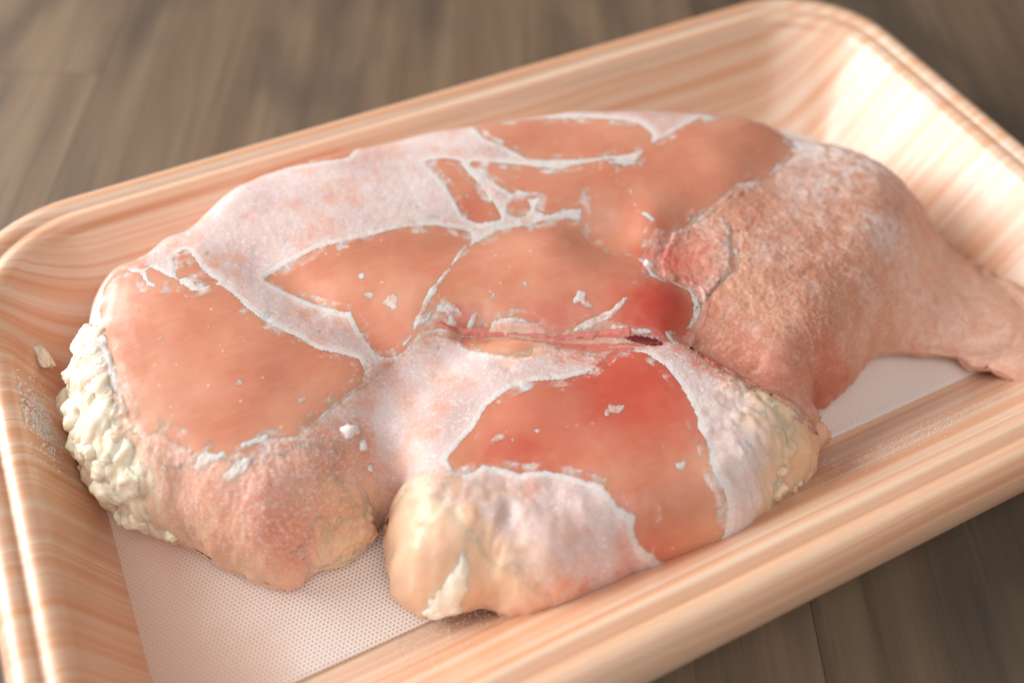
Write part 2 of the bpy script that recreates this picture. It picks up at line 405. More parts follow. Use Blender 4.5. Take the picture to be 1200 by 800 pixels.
GROOVES = [([(-45.9, -22.0, 2), (-53.4, -21.1, 1.8), (-60.2, -22.8, 1.8), (-66.2, -27.4, 2), (-68.6, -30.1, 2)], 4.6), ([(-50.7, -23.5, 2.2), (-53.3, -29.5, 2.2)], 4), ([(-25.2, 0.3, 1.2), (-11.4, -8.1, 1.3), (3.5, -16.0, 1.5), (10.0, -19.1, 1.8)], 1.0), ([(13.9, -17.7, 2.5), (18.0, -26.4, 3), (22.0, -34.8, 3), (26.2, -41.1, 3)], 4), ([(-45.8, -30.4, 1.2), (-46.0, -36.5, 1.4), (-50.3, -41.1, 1.2)], 1.0), ([(-34.1, -38.6, 1.5), (-33.0, -46.1, 1.5), (-33.8, -52.4, 1.2)], 1.0), ([(-78.8, -8.2, 1.5), (-75.9, -16.9, 1.5), (-76.0, -24.7, 1.2)], 1.0), ([(-87.6, 5.6, 1.2), (-83.8, -3.9, 1.5), (-82.5, -13.7, 1.2)], 0.9), ([(-42.9, -47.1, 1.5), (-39.7, -45.3, 1.5)], 1.5), ([(55.0, -30.5, 1.0), (68.0, -34.4, 1.0), (80.2, -41.4, 1.0)], 2.0)]
DIP = [(92.8, -1.1), (89.7, -17.5), (99.2, -41.1), (82.4, -57.4), (66.6, -43.0), (50.6, -31.9), (61.3, -28.3), (75.0, -19.0)]
FROST = [('web', [(-80.7, 39.3), (-75.0, 39.8), (-68.8, 56.2), (-63.0, 58.2), (-56.0, 61.2), (-45.4, 60.7), (-27.5, 57.7), (-23.5, 60.5), (-5.9, 60.9), (11.1, 56.3), (25.0, 53.6), (46.3, 43.6), (64.7, 32.1), (71.6, 26.1), (72.5, 19.3), (66.9, 16.6), (63.1, 15.6), (52.3, 10.3), (45.8, 7.8), (38.4, 8.2), (29.0, 6.5), (23.8, 5.9), (19.5, 6.4), (14.5, 4.1), (15.6, 0.4), (12.5, -5.7), (-1.1, -9.1), (-9.5, -7.6), (-22.0, -0.5), (-25.5, -0.3), (-34.8, 2.4), (-37.5, 0.1), (-43.5, -2.6), (-46.5, -4.0), (-50.6, -5.0), (-58.1, -9.5), (-61.6, -10.9), (-67.7, -11.7), (-79.4, -2.6), (-85.8, 8.9), (-85.3, 30.5), (-80.1, 38.7)], [[(-81.1, 38.4), (-82.1, 34.8), (-82.8, 33.2), (-83.8, 27.3), (-84.4, 21.8), (-84.0, 16.7), (-84.4, 11.1), (-83.9, 5.2), (-82.8, 2.0), (-80.3, 0.1), (-78.0, -2.3), (-75.2, -5.9), (-72.6, -8.9), (-68.5, -9.9), (-65.3, -8.7), (-60.6, -10.1), (-58.4, -9.0), (-54.3, -6.7), (-50.5, -4.5), (-47.0, -3.0), (-45.8, -0.9), (-46.0, 1.0), (-48.5, 2.9), (-51.8, 4.9), (-53.9, 8.2), (-57.2, 12.5), (-59.0, 15.0), (-60.9, 19.3), (-62.1, 23.5), (-63.6, 26.5), (-67.0, 26.2), (-68.8, 27.0), (-69.8, 29.2), (-73.0, 30.1), (-76.0, 32.4), (-76.7, 36.4), (-78.7, 38.8), (-80.2, 38.9)], [(-53.9, 26.8), (-50.0, 27.6), (-43.5, 27.5), (-37.5, 26.6), (-30.4, 25.6), (-25.9, 25.6), (-20.0, 24.0), (-14.4, 20.9), (-15.9, 18.5), (-18.0, 15.6), (-13.6, 17.6), (-8.5, 18.5), (-2.3, 17.4), (3.2, 16.7), (8.2, 14.8), (9.3, 11.1), (11.8, 6.5), (14.9, 3.2), (15.0, -1.5), (12.5, -5.0), (6.7, -6.4), (3.2, -8.4), (-0.9, -8.5), (-7.6, -7.7), (-10.0, -6.9), (-11.4, -4.2), (-13.9, -2.0), (-16.7, -0.5), (-19.5, 0.4), (-20.7, -0.7), (-24.1, 0.8), (-24.8, 3.1), (-25.9, 6.6), (-27.7, 7.1), (-29.4, 4.6), (-32.3, 4.0), (-34.5, 3.0), (-36.6, 2.0), (-39.0, 1.5), (-40.6, 2.2), (-41.1, 5.1), (-41.4, 7.9), (-41.5, 10.5), (-41.4, 12.9), (-43.6, 14.2), (-47.4, 18.2), (-51.0, 22.8)], [(0.2, 47.7), (4.7, 49.5), (6.5, 46.0), (14.9, 43.0), (21.7, 40.1), (28.0, 35.9), (31.7, 32.9), (32.5, 29.0), (30.6, 26.8), (29.0, 26.5), (25.8, 26.5), (23.1, 27.3), (17.7, 28.9), (10.9, 31.7), (6.0, 34.0), (3.4, 39.0), (0.6, 43.0)], [(25.3, 22.1), (31.6, 25.6), (37.6, 26.6), (45.5, 28.4), (50.8, 28.4), (57.3, 25.3), (60.9, 21.9), (63.2, 18.1), (63.1, 15.6), (56.9, 11.8), (52.3, 10.3), (43.2, 10.9), (39.2, 9.6), (35.5, 8.6), (31.9, 7.8), (27.7, 6.8), (23.7, 6.5), (21.4, 8.0), (15.3, 3.8), (12.0, 6.8), (9.5, 11.5), (9.0, 14.5), (12.0, 18.4), (15.7, 19.6), (20.4, 19.5), (23.4, 22.3)], [(-5.6, 36.6), (1.3, 32.7), (9.0, 27.9), (16.4, 26.4), (21.2, 25.4), (22.1, 23.4), (20.5, 20.1), (17.5, 19.5), (13.3, 20.8), (9.9, 18.1), (5.8, 19.8), (2.7, 23.5), (-0.3, 24.7), (-2.6, 28.7), (-4.4, 33.3)], [(-14.0, 41.1), (-11.0, 40.4), (-8.8, 38.6), (-8.6, 34.2), (-7.8, 30.2), (-7.4, 26.1), (-7.2, 22.3), (-11.0, 23.1), (-12.8, 25.2), (-12.8, 27.6), (-12.6, 32.4), (-13.5, 37.0)], [(-3.4, 23.2), (-1.1, 24.4), (-0.5, 22.0), (-2.0, 21.0), (-4.0, 22.0)], [(1.7, 20.7), (4.3, 20.8), (5.2, 19.4), (2.7, 19.5)], [(-68.4, 38.1), (-66.9, 38.7), (-66.0, 33.7), (-65.0, 30.0), (-64.0, 28.4), (-66.2, 28.8), (-67.4, 32.3), (-69.0, 32.5)], [(-74.0, 36.5), (-72.4, 33.5), (-70.5, 31.0), (-72.0, 31.2), (-73.9, 34.1)], [(-33.3, 5.6), (-30.0, 5.1), (-27.2, 3.5), (-29.5, 3.1), (-33.1, 4.0)], [(-2.5, -8.1), (3.5, -7.4), (11.2, -5.4), (17.2, -7.3), (19.1, -10.1), (17.2, -13.9), (14.2, -15.8), (8.6, -16.5), (4.9, -13.1), (2.0, -10.2)], [(-52.6, 56.8), (-48.9, 58.0), (-46.1, 58.1), (-37.9, 58.0), (-29.7, 55.9), (-27.2, 52.5), (-29.2, 51.0), (-34.3, 52.0), (-39.2, 53.3), (-41.5, 55.4), (-44.0, 54.4), (-47.1, 54.8)]]), ('mid', [(-60.8, -10.6), (-58.0, -9.5), (-50.7, -5.3), (-46.4, -3.6), (-41.6, -0.5), (-36.2, 1.5), (-32.9, 2.7), (-29.6, 2.2), (-25.5, -0.3), (-23.3, -3.2), (-19.5, -10.0), (-13.5, -12.0), (-8.5, -15.6), (-5.8, -18.6), (-4.1, -20.7), (-10.4, -22.2), (-19.7, -23.9), (-28.6, -25.3), (-34.7, -28.0), (-38.7, -29.9), (-42.0, -29.0), (-43.3, -26.0), (-45.5, -25.1), (-51.7, -18.2), (-56.1, -17.8), (-54.8, -15.9), (-51.9, -14.5), (-49.8, -12.7), (-53.0, -13.2), (-53.7, -11.9), (-58.4, -12.0)], [[(-38.2, -25.5), (-35.2, -23.8), (-32.0, -22.3), (-28.2, -19.3), (-23.5, -18.0), (-18.6, -18.5), (-14.3, -20.0), (-9.4, -20.5), (-6.0, -19.5), (-2.0, -17.8), (2.1, -20.9), (3.5, -24.5), (3.6, -28.3), (3.1, -32.0), (2.3, -36.4), (1.0, -38.6), (1.0, -41.5), (-0.4, -44.5), (-1.1, -46.5), (-0.5, -48.1), (-0.7, -49.9), (-1.7, -51.6), (-3.3, -53.0), (-6.5, -53.5), (-10.2, -52.7), (-11.4, -51.5), (-13.0, -50.2), (-15.2, -48.3), (-15.5, -47.5), (-13.9, -46.5), (-11.5, -47.0), (-11.9, -46.5), (-15.4, -45.2), (-17.0, -44.0), (-17.5, -42.5), (-17.5, -41.0), (-19.7, -39.1), (-22.2, -36.4), (-25.0, -34.0), (-29.0, -32.6), (-31.1, -30.5), (-34.0, -28.0), (-37.0, -28.8), (-38.3, -27.5)], [(-25.0, -1.3), (-19.7, -3.2), (-15.0, -8.1), (-17.2, -10.9), (-20.4, -8.2), (-23.9, -4.5)]]), ('low', [(-40.5, -25.8), (-37.9, -24.4), (-34.0, -26.5), (-28.9, -29.1), (-22.5, -32.5), (-15.9, -41.0), (-9.8, -46.6), (-11.5, -50.3), (-9.5, -51.9), (-9.5, -54.5), (-14.1, -54.0), (-19.0, -53.1), (-24.4, -52.3), (-30.0, -49.1), (-33.2, -45.0), (-35.6, -41.5), (-39.0, -37.0), (-41.3, -32.2)], []), ('right', [(-7.0, -19.5), (-0.8, -15.7), (2.6, -17.2), (7.8, -19.3), (10.1, -21.5), (11.1, -27.0), (12.7, -31.6), (14.5, -36.5), (15.0, -42.0), (13.1, -45.0), (9.4, -48.5), (6.9, -52.4), (3.8, -55.4), (-1.0, -57.2), (-5.2, -56.0), (-8.6, -53.8), (-11.5, -50.3), (-6.5, -46.8), (-1.0, -33.0), (-2.5, -23.8)], []), ('left', [(-87.9, 38.9), (-81.8, 43.3), (-76.5, 37.6), (-80.2, 20.4), (-81.0, 10.1), (-84.1, 6.0), (-87.0, 9.9), (-89.0, 19.1), (-89.7, 24.6), (-89.5, 32.6)], []), ('peak', [(54.9, 25.8), (60.0, 23.6), (56.4, 19.7), (50.2, 14.2), (48.4, 14.2), (53.2, 20.6)], []), ('skinfrost', [(61.2, 22.5), (71.2, 20.7), (73.9, 13.7), (73.0, 8.7), (64.6, 5.0), (55.2, -1.6), (53.6, 0.6), (58.2, 8.5), (62.0, 16.5)], []), ('lump1', [(-20.0, 0.6), (-15.2, -1.1), (-12.2, -3.1), (-10.5, -6.0), (-10.1, -7.4), (-16.5, -3.8), (-19.9, -1.5)], []), ('lump2', [(-28.0, 7.2), (-26.0, 7.0), (-24.5, 5.7), (-24.4, 3.0), (-24.5, 1.7), (-27.5, 2.9), (-29.5, 4.4)], [])]
CRUST = [[(6.1, 15.5, 0.38), (8.8, 11.9, 0.38), (11.4, 7.5, 0.57), (15.3, 3.8, 0.76), (15.8, 0.3, 0.95), (14.6, -3.8, 1.14), (15.0, -6.0, 0.76), (17.6, -6.7, 0.57), (19.9, -9.1, 0.76), (19.6, -12.6, 0.95), (17.8, -14.9, 0.95), (16.0, -16.0, 0.76), (12.9, -16.3, 0.38), (9.6, -17.2, 0.76), (10.0, -19.2, 1.14)], [(23.1, 24.5, 0.38), (20.4, 20.3, 0.38), (17.6, 19.2, 0.38), (13.2, 20.6, 0.29)], [(21.5, 18.2, 0.29), (20.5, 14.6, 0.38), (19.9, 12.0, 0.47), (21.3, 9.7, 0.76), (22.2, 7.6, 0.76), (23.2, 6.0, 0.38)], [(21.3, 7.4, 0.38), (18.9, 5.8, 0.47), (17.2, 4.9, 0.29)], [(60.1, 14.0, 0.57), (55.4, 11.6, 0.76), (51.6, 10.0, 0.57), (43.2, 10.9, 0.47), (39.8, 9.5, 0.57), (36.4, 8.4, 0.57), (32.4, 7.5, 0.47), (30.0, 6.2, 0.67)], [(-14.0, 6.8, 0.19), (-17.1, 3.4, 0.47), (-21.0, 1.9, 0.95), (-23.2, 0.8, 0.95)], [(-25.5, 7.5, 0.38), (-30.0, 4.5, 0.57), (-34.5, 3.0, 0.57), (-36.2, 1.5, 0.38)], [(21.0, 25.5, 0.95), (24.1, 23.6, 1.14), (27.5, 22.3, 0.38)], [(-7.5, -9.0, 0.57), (-3.0, -9.3, 1.14), (1.4, -9.6, 1.14), (5.8, -8.1, 0.95), (8.5, -6.6, 0.38)], [(1.0, -12.1, 1.14), (4.1, -14.5, 1.14), (7.0, -16.1, 0.57)], [(-15.9, 18.5, 0.76), (-22.1, 12.5, 0.76), (-26.6, 9.5, 0.95), (-30.1, 6.3, 0.95), (-34.1, 3.0, 0.76), (-38.4, 1.3, 0.57)], [(-67.7, -11.7, 0.76), (-70.0, -12.4, 1.33), (-72.9, -12.4, 0.76)], [(-65.5, -9.5, 1.14), (-69.1, -9.3, 0.76)], [(-75.5, -8.0, 1.14), (-72.4, -9.4, 0.57)]]
SPOTS = [(-3.0, -5.1, 1.9), (-38.1, 13.4, 1.14), (-35.1, 10.5, 1.33), (-8.8, -29.2, 1.33), (-4.4, -43.5, 0.95), (2.5, -42.0, 0.57), (-29.5, -25.5, 0.95), (-27.8, -26.8, 0.57), (-23.4, -27.1, 0.57), (-10.8, 29.1, 0.76), (-10.5, 3.5, 0.76), (-37.6, 18.3, 0.76), (24.2, -0.7, 0.76), (-66.0, 2.4, 0.76), (-57.4, -4.6, 0.76), (-76.0, 18.6, 0.57), (-68.0, 17.5, 0.57), (-74.9, -8.2, 0.76), (-18.1, -28.9, 0.57), (61.0, -10.0, 1.14), (63.2, -15.1, 1.14), (68.6, -10.6, 1.33), (70.7, -12.3, 0.95), (54.3, 3.1, 0.76), (49.0, -17.0, 0.57)]
SKIN = [(63.1, 15.6), (74.5, 14.4), (80.7, 6.2), (90.3, -0.9), (93.4, -8.1), (93.0, -22.5), (98.7, -41.9), (81.4, -58.7), (66.8, -43.9), (53.3, -31.9), (45.4, -38.0), (20.0, -42.9), (15.6, -33.1), (11.6, -27.7), (10.9, -20.6), (17.0, -16.1), (24.1, -9.1), (29.5, -9.9), (35.6, -1.3), (33.1, 4.6), (30.7, 6.7), (39.0, 9.0), (52.1, 10.1)]
FLAP = [(24.1, 6.1), (30.7, 6.7), (36.6, 5.2), (37.3, 0.8), (33.9, -3.2), (30.0, -9.6), (22.5, -13.0), (19.2, -14.5), (20.7, -10.6), (17.5, -7.0), (15.3, -4.6), (17.4, -0.4), (20.7, 3.0)]
CLOT = [(0.7, -13.1), (4.0, -14.0), (7.0, -16.0), (9.4, -18.3), (7.3, -20.6), (3.4, -19.4), (1.8, -16.4), (0.6, -14.1)]
TAIL = [(85.8, -7.6), (87.8, -17.6), (94.0, -42.5), (82.0, -54.5), (70.1, -40.7), (52.7, -29.2), (58.6, -26.5), (68.5, -22.0)]
VEIN = [[(-28.5, 2.5, 0.95), (-22.1, -0.9, 0.95), (-16.6, -4.3, 0.76), (-9.9, -8.6, 0.76), (-2.5, -11.5, 0.95), (2.8, -13.9, 1.33)], [(-17.2, -5.3, 0.57), (-9.7, -11.5, 0.95), (-2.4, -14.7, 1.14), (2.6, -17.2, 1.14), (5.2, -18.9, 0.76)], [(-12.4, -9.8, 0.57), (-4.6, -15.4, 0.95), (1.0, -18.1, 0.95)]]
RED = [(-2.3, -25.0, 14.4, 0.8), (-5.8, -18.9, 10.8, 0.6), (0.1, -32.5, 9.6, 0.5), (-21.5, -27.2, 10.8, 0.45), (-28.3, -29.5, 6.7, 0.7), (-30.7, -26.2, 7.2, 0.4), (-24.2, -32.6, 9.6, 0.35), (10.1, -12.0, 8.4, 0.9), (21.0, -1.6, 7.2, 0.8), (7.0, -7.6, 7.2, 0.5), (-24.9, 1.0, 3.4, 0.9), (8.2, -24.3, 4.8, 0.9), (13.5, -26.6, 6.0, 0.6), (-66.7, -22.4, 5.3, 0.6), (-58.7, -20.5, 5.3, 0.6), (2.6, -32.7, 6.0, 0.4), (36.9, -34.5, 8.4, 0.5), (23.0, -31.5, 9.6, 0.3), (-10.0, -8.6, 7.2, 0.5), (-1.1, -12.6, 7.2, 0.8), (-11.9, 25.5, 3.6, 0.3), (-19.7, -52.2, 7.2, 0.6), (-42.2, -47.3, 3.4, 0.6)]
FAT = [(-49.1, -33.6, 10.8, 1), (-48.6, -39.1, 12.0, 0.9), (-40.5, -39.5, 13.2, 0.9), (-45.9, -29.1, 9.6, 0.8), (-45.5, -43.9, 10.8, 0.8), (-58.7, -24.0, 6.7, 1), (-62.0, -25.5, 6.0, 1), (-52.9, -20.0, 3.8, 0.9), (-41.9, -30.0, 9.6, 0.6), (-34.0, -40.5, 12.0, 0.45), (-91.6, 15.5, 10.1, 1), (-91.0, 6.2, 10.1, 1), (-89.8, -0.4, 8.4, 1), (-87.3, -6.2, 7.2, 0.9), (-91.9, 24.4, 6.7, 0.9), (-81.1, -14.4, 5.3, 0.7), (-76.4, -20.6, 5.3, 0.8), (-71.1, -25.3, 4.3, 0.6), (14.7, -41.3, 10.1, 1), (16.7, -45.5, 10.8, 1), (9.4, -48.5, 10.8, 1), (5.5, -45.6, 8.4, 0.8), (4.1, -52.1, 7.7, 0.9), (19.5, -49.0, 7.2, 1), (-1.0, -53.9, 5.3, 0.7), (13.4, -36.0, 4.8, 0.7), (-29.2, 3.0, 6.0, 0.5), (-22.4, 1.8, 4.8, 0.8), (-19.4, -7.9, 6.0, 0.8), (-33.1, 9.9, 6.0, 0.3), (-2.0, -10.6, 4.8, 0.6)]
PINK = [(-82.0, -7.0, 16.8, 0.9), (-84.3, 0.8, 12.0, 0.9), (-73.2, -15.9, 14.4, 0.7), (-87.0, 9.9, 9.6, 0.9), (-71.6, -20.8, 9.6, 0.6), (-31.1, -48.7, 14.4, 0.8), (-33.2, -45.0, 14.4, 0.6), (-21.0, -50.0, 12.0, 0.6), (32.6, 0.8, 8.4, 0.2), (73.6, -29.0, 19.2, 0.9), (81.5, -40.5, 16.8, 0.9), (63.0, -26.5, 7.2, 0.5)]
GRAIN = [(-80.5, -5.5, 14.4, 0.8), (-84.8, 5.0, 10.8, 1), (-64.4, -14.5, 13.2, 1), (-71.7, -16.2, 12.0, 0.6), (-78.0, -14.0, 12.0, 0.5), (-87.4, 14.6, 7.2, 1), (30.6, 0.8, 9.6, 0.5), (6.0, 26.0, 14.4, 0.7), (28.3, 7.0, 9.6, 0.4), (16.5, -19.0, 9.6, 0.6), (37.6, -9.6, 21.6, 0.5), (-59.3, -17.5, 7.2, 0.5), (11.1, -10.4, 9.6, 0.3), (13.5, -30.5, 7.2, 0.5)]
LUMPY = [(-91.3, 12.6, 12.0, 1), (-91.5, 3.7, 10.6, 1), (-89.2, -4.6, 8.2, 0.95), (-91.9, 24.4, 8.4, 0.8), (15.3, -42.5, 12.0, 0.7), (16.3, -47.3, 10.8, 0.7), (6.5, -50.4, 9.6, 0.5)]
SKFROST = [(63.1, 16.3, 8.4, 1), (68.6, 14.4, 9.6, 1), (70.3, 9.1, 9.6, 0.9), (74.0, 5.5, 8.4, 0.7), (59.0, 3.5, 6.7, 0.7), (65.0, -12.5, 6.0, 0.6), (81.0, 1.4, 6.0, 0.6), (51.2, -2.6, 4.8, 0.4), (39.8, -8.0, 6.0, 0.3)]
LUMPS = [(-92.2, 12.1, 3.8), (-91.4, 5.8, 2.47), (-90.4, 2.4, 3.61), (-89.5, 16.1, 2.28), (-89.5, 5.9, 2.09), (-89.0, -2.3, 2.28), (-87.9, -4.3, 2.09), (-87.8, -6.2, 1.52), (-89.5, -0.5, 1.71), (-89.1, 22.2, 2.09), (-87.5, 1.5, 1.14), (-97.4, 14.8, 2.28), (-89.9, 10.4, 2.09)]
SCRAP = (-98.2, 36.0, 15.0)
CHUNKS = [(-52.2, -11.8, 1.71), (-50.8, -13.3, 1.14), (15.8, 0.3, 1.14), (-51.2, -15.5, 0.76)]
PALES = []
STRIP = [(-42.7, -38.6, 0.38), (-44.0, -40.0, 1.52), (-45.3, -41.3, 2.28), (-47.2, -42.5, 2.85), (-49.2, -43.0, 2.66)]
FOLD = [(-46.2, -26.7), (-48.5, -25.6), (-50.4, -26.3), (-55.6, -25.0), (-60.0, -26.0), (-64.5, -25.5), (-67.3, -24.8), (-67.5, -23.5), (-63.1, -22.0), (-59.2, -20.5), (-54.2, -19.2)]

# ================================================================ foam tray
tray = empty('food_tray', (0, 0, 0), 'peach wood grain printed foam food tray with rolled rim', 'tray')
def ring(ix, iy, z, r, n=14, bow=1.2):
    """rounded rectangle inset from the rim, corner radius r, edges very slightly bowed"""
    hx, hy = TW-ix, TD-iy; r = min(r, hx-1, hy-1); p = []
    for cx, cy, a0 in ((1, 1, 0), (-1, 1, 90), (-1, -1, 180), (1, -1, 270)):
        for i in range(n+1):
            a = math.radians(a0+90*i/n)
            p.append((cx*(hx-r)+r*math.cos(a), cy*(hy-r)+r*math.sin(a)))
        # straight side to the next corner
        nx = {0: (-1, 1), 90: (-1, -1), 180: (1, -1), 270: (1, 1)}[a0]
        x1, y1 = p[-1]
        x2, y2 = (nx[0]*(hx-r), y1) if a0 in (0, 180) else (x1, nx[1]*(hy-r))
        for i in range(1, 16):
            t = i/16
            p.append((x1+(x2-x1)*t, y1+(y2-y1)*t))
    return [(x, y, z) for x, y in p]
def loft(rings, cap_last=False):
    n = len(rings[0]); co = [v for r in rings for v in r]; q = []
    for k in range(len(rings)-1):
        for i in range(n):
            j = (i+1) % n
            q.append((k*n+i, k*n+j, (k+1)*n+j, (k+1)*n+i))
    return co, q
def lerp_rings(keys, sub=4):
    """Catmull-Rom through the key cross sections (ix, iy, z, r)"""
    ks = np.array(keys, float); out = []
    for i in range(len(ks)-1):
        p0, p1, p2, p3 = ks[max(i-1, 0)], ks[i], ks[i+1], ks[min(i+2, len(ks)-1)]
        for s in range(sub):
            t = s/sub
            out.append(.5*((2*p1)+(p2-p0)*t+(2*p0-5*p1+4*p2-p3)*t*t+(-p0+3*p1-3*p2+p3)*t**3))
    out.append(ks[-1]); return [ring(*k) for k in out]
R0 = 27
rim_keys = [(2.6, 2.6, 15.8, R0-2), (1.0, 1.0, 15.6, R0), (.1, .1, 16.6, R0), (0, 0, 18.6, R0), (.6, .6, 21.5, R0-.5), (2.2, 2.2, 24.2, R0-1), (4.2, 4.2, 25.3, R0-2), (5.8, 5.8, 24.9, R0-3),
            (6.5, 6.5, 24.2, R0-3.5), (7.3, 7.3, 24.5, R0-4), (8.8, 8.8, 24.8, R0-5), (10.3, 10.3, 24.0, R0-6), (11.3, 11.3, 22.4, R0-7)]
co, q = loft(lerp_rings(rim_keys)); link('rim', np_mesh('rim', co, q), M_tray, tray)
def wall_ring(t, z, r):
    # left wall steep, the others sloping; t 0 at the rim, 1 at the floor
    return t, z, r
def wring(t, z, r):
    p = ring(11.3+t*6.5, 11.3+t*17.7, z, r)
    # the right hand wall leans out more than the left
    return [(x-(6.5*t*min(1, max(0, x/60))), y, zz) for x, y, zz in p]
wk = [(0, 22.4, 20), (.10, 20.6, 19.4), (.25, 17.4, 18.5), (.45, 13.2, 17), (.65, 9.0, 16), (.80, 5.9, 15), (.90, 4.2, 14.5), (.96, 3.3, 14), (1.0, 3.0, 14), (1.12, 3.0, 12)]
wr = [wring(*k) for k in wk]
co, q = loft(wr); n = len(wr[0])
me = np_mesh('wall', co, q); link('wall', me, M_tray, tray)
co = wr[-1]; bm = bmesh.new(); bm.faces.new([bm.verts.new(Vector(v)*MM) for v in co]); link('floor', bm_mesh('floor', bm), M_tray, tray, smooth=False)
ow = [ring(2.6, 2.6, 15.8, R0-2), ring(8, 8, 16.5, 22), ring(9.5, 9.5, 17, 22)] + [[(x*1.012, y*1.02, max(z-2.2, .3)) for x, y, z in wring(*k)] for k in wk[2:8]]
co, q = loft(ow); q = [t[::-1] for t in q]
co = list(co); base = len(co)-n
me = np_mesh('outer_wall', co, q); link('outer_wall', me, M_tray, tray)

# ================================================================ absorbent pad on the tray floor
bm = bmesh.new()
def rr(hx0, hx1, hy0, hy1, r, z):
    p = []
    for cx, cy, sx, sy, a0 in ((hx1-r, hy1-r, 1, 1, 0), (hx0+r, hy1-r, -1, 1, 90), (hx0+r, hy0+r, -1, -1, 180), (hx1-r, hy0+r, 1, -1, 270)):
        for i in range(9):
            a = math.radians(a0+90*i/8); p.append(Vector((cx+r*math.cos(a), cy+r*math.sin(a), z))*MM)
    return p
low = [bm.verts.new(v) for v in rr(-96.8, 90, -41, 41, 7, 3.05)]
mid = [bm.verts.new(v) for v in rr(-96.8, 90, -41, 41, 7, 3.8)]
top = [bm.verts.new(v) for v in rr(-96.3, 89.5, -40.5, 40.5, 7, 4.05)]
for A, B in ((low, mid), (mid, top)):
    for i in range(len(A)): bm.faces.new((A[i], A[(i+1) % len(A)], B[(i+1) % len(A)], B[i]))
bm.faces.new(top)
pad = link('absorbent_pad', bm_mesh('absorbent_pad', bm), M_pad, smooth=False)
pad['label'] = 'thin white dimpled absorbent pad on the tray floor under the chicken'; pad['category'] = 'pad'

# ================================================================ the frozen chicken
H = 0.3
U, V, D, PT, PB = meat(H)
chicken = empty('raw_chicken', (0, 0, .006), 'frozen raw boneless chicken meat with frost, fat and skin lying in the tray', 'meat')

def blobs(lst, warp):
    out = np.zeros(SHP)
    for x, y, r, a in lst:
        out = np.maximum(out, a*np.exp(-(((U+warp[0]-x)**2+(V+warp[1]-y)**2)/(r*r))**1.3))
    return out
WP = (gnoise(3.5, 21, H)*1.0+gnoise(1.2, 23, H)*.35, gnoise(3.5, 22, H)*1.0+gnoise(1.2, 24, H)*.35)
A_red, A_fat, A_pink, A_grain, A_lumpy = (blobs(l, WP) for l in (RED, FAT, PINK, GRAIN, LUMPY))

bare = np.full(SHP, -4.0)
for _, _, holes in FROST:
    for h in holes: bare = np.maximum(bare, sdf_box(h, U, V, 4))
clean = 1-sstep(bare+.15*WP[0], -2.0, .1)
A_pink, A_grain, A_lumpy, A_fat = A_pink*clean, A_grain*clean, A_lumpy*clean, A_fat*(.3+.7*clean)

def normals(P):
    n = np.cross(np.gradient(P, axis=1), np.gradient(P, axis=0)); return n/(np.linalg.norm(n, axis=-1, keepdims=True)+1e-9)
N0 = normals(PT)
f1, f2 = cells(3.6, 5, U+.5*WP[0], V+.5*WP[1]); g1, g2 = cells(1.5, 6, U+.3*WP[1], V+.3*WP[0])
lum = 1.6*(0.55-np.clip(f1, 0, 1))*sstep(f2-f1, 0, .25)+.45*(.5-np.clip(g1, 0, 1))
n08, n04 = gnoise(.55, 31, H), gnoise(.3, 32, H)
disp = A_lumpy*lum*.6+A_grain*(.05*n08+.03*n04)+.008*gnoise(1.6, 33, H)
disp += (A_fat+.7*A_pink)*(.20*gnoise(4, 36, H)+.07*gnoise(1.9, 37, H)+.025*gnoise(.9, 34, H))
disp -= .15*sstep(sdf_box(CLOT, U, V), -.4, .4)
edge_fade = sstep(D, 0.0, 1.0)*.7+.3
P = PT+N0*(disp*edge_fade)[..., None]
N = normals(P); N = np.stack([blur(N[..., i], .7) for i in range(3)], -1); N /= np.linalg.norm(N, axis=-1, keepdims=True)+1e-9

def sheet_faces(mask, only=None):
    """quads of the grid whose four corners are all in mask; returns vertex index map and faces"""
    q = mask[:-1, :-1] & mask[1:, :-1] & mask[:-1, 1:] & mask[1:, 1:]
    if only is not None: q &= only[:-1, :-1]
    idx = np.arange(mask.size).reshape(mask.shape)
    j, i = np.nonzero(q)
    f = np.stack([idx[j, i], idx[j, i+1], idx[j+1, i+1], idx[j+1, i]], -1)
    used = np.unique(f); re = np.full(mask.size, -1); re[used] = np.arange(len(used))
    return used, re[f]
near = D > -1.5*H
A_veil = (1-sstep(bare+.12*n08+.2*gnoise(1.2, 35, H), -1.3, -.5))*(1-.6*A_fat)
thinmap = sstep(gnoise(6, 46, H), -.3, 1.2)
sos = np.stack([sdf_box(outer, U, V, 6) for _, outer, _ in FROST])
so, own = sos.max(0), sos.argmax(0)
rag2 = .10*gnoise(2.4, 43, H)+.03*gnoise(.9, 41, H)
ed = -bare+rag2
used, f = sheet_faces(near)
attrs = {k: a.ravel()[used] for k, a in (('red', A_red), ('fat', A_fat), ('pink', A_pink), ('grain', A_grain), ('veil', A_veil), ('edge', ed), ('soft', so), ('thin', thinmap))}
cov = np.concatenate([P.reshape(-1, 3)[used], PB.reshape(-1, 3)[used]])
fl = np.concatenate([f, f[:, ::-1]+len(used)])
link('flesh', np_mesh('flesh', cov, fl, {k: np.concatenate([v, v]) for k, v in attrs.items()}), M_flesh, chicken)

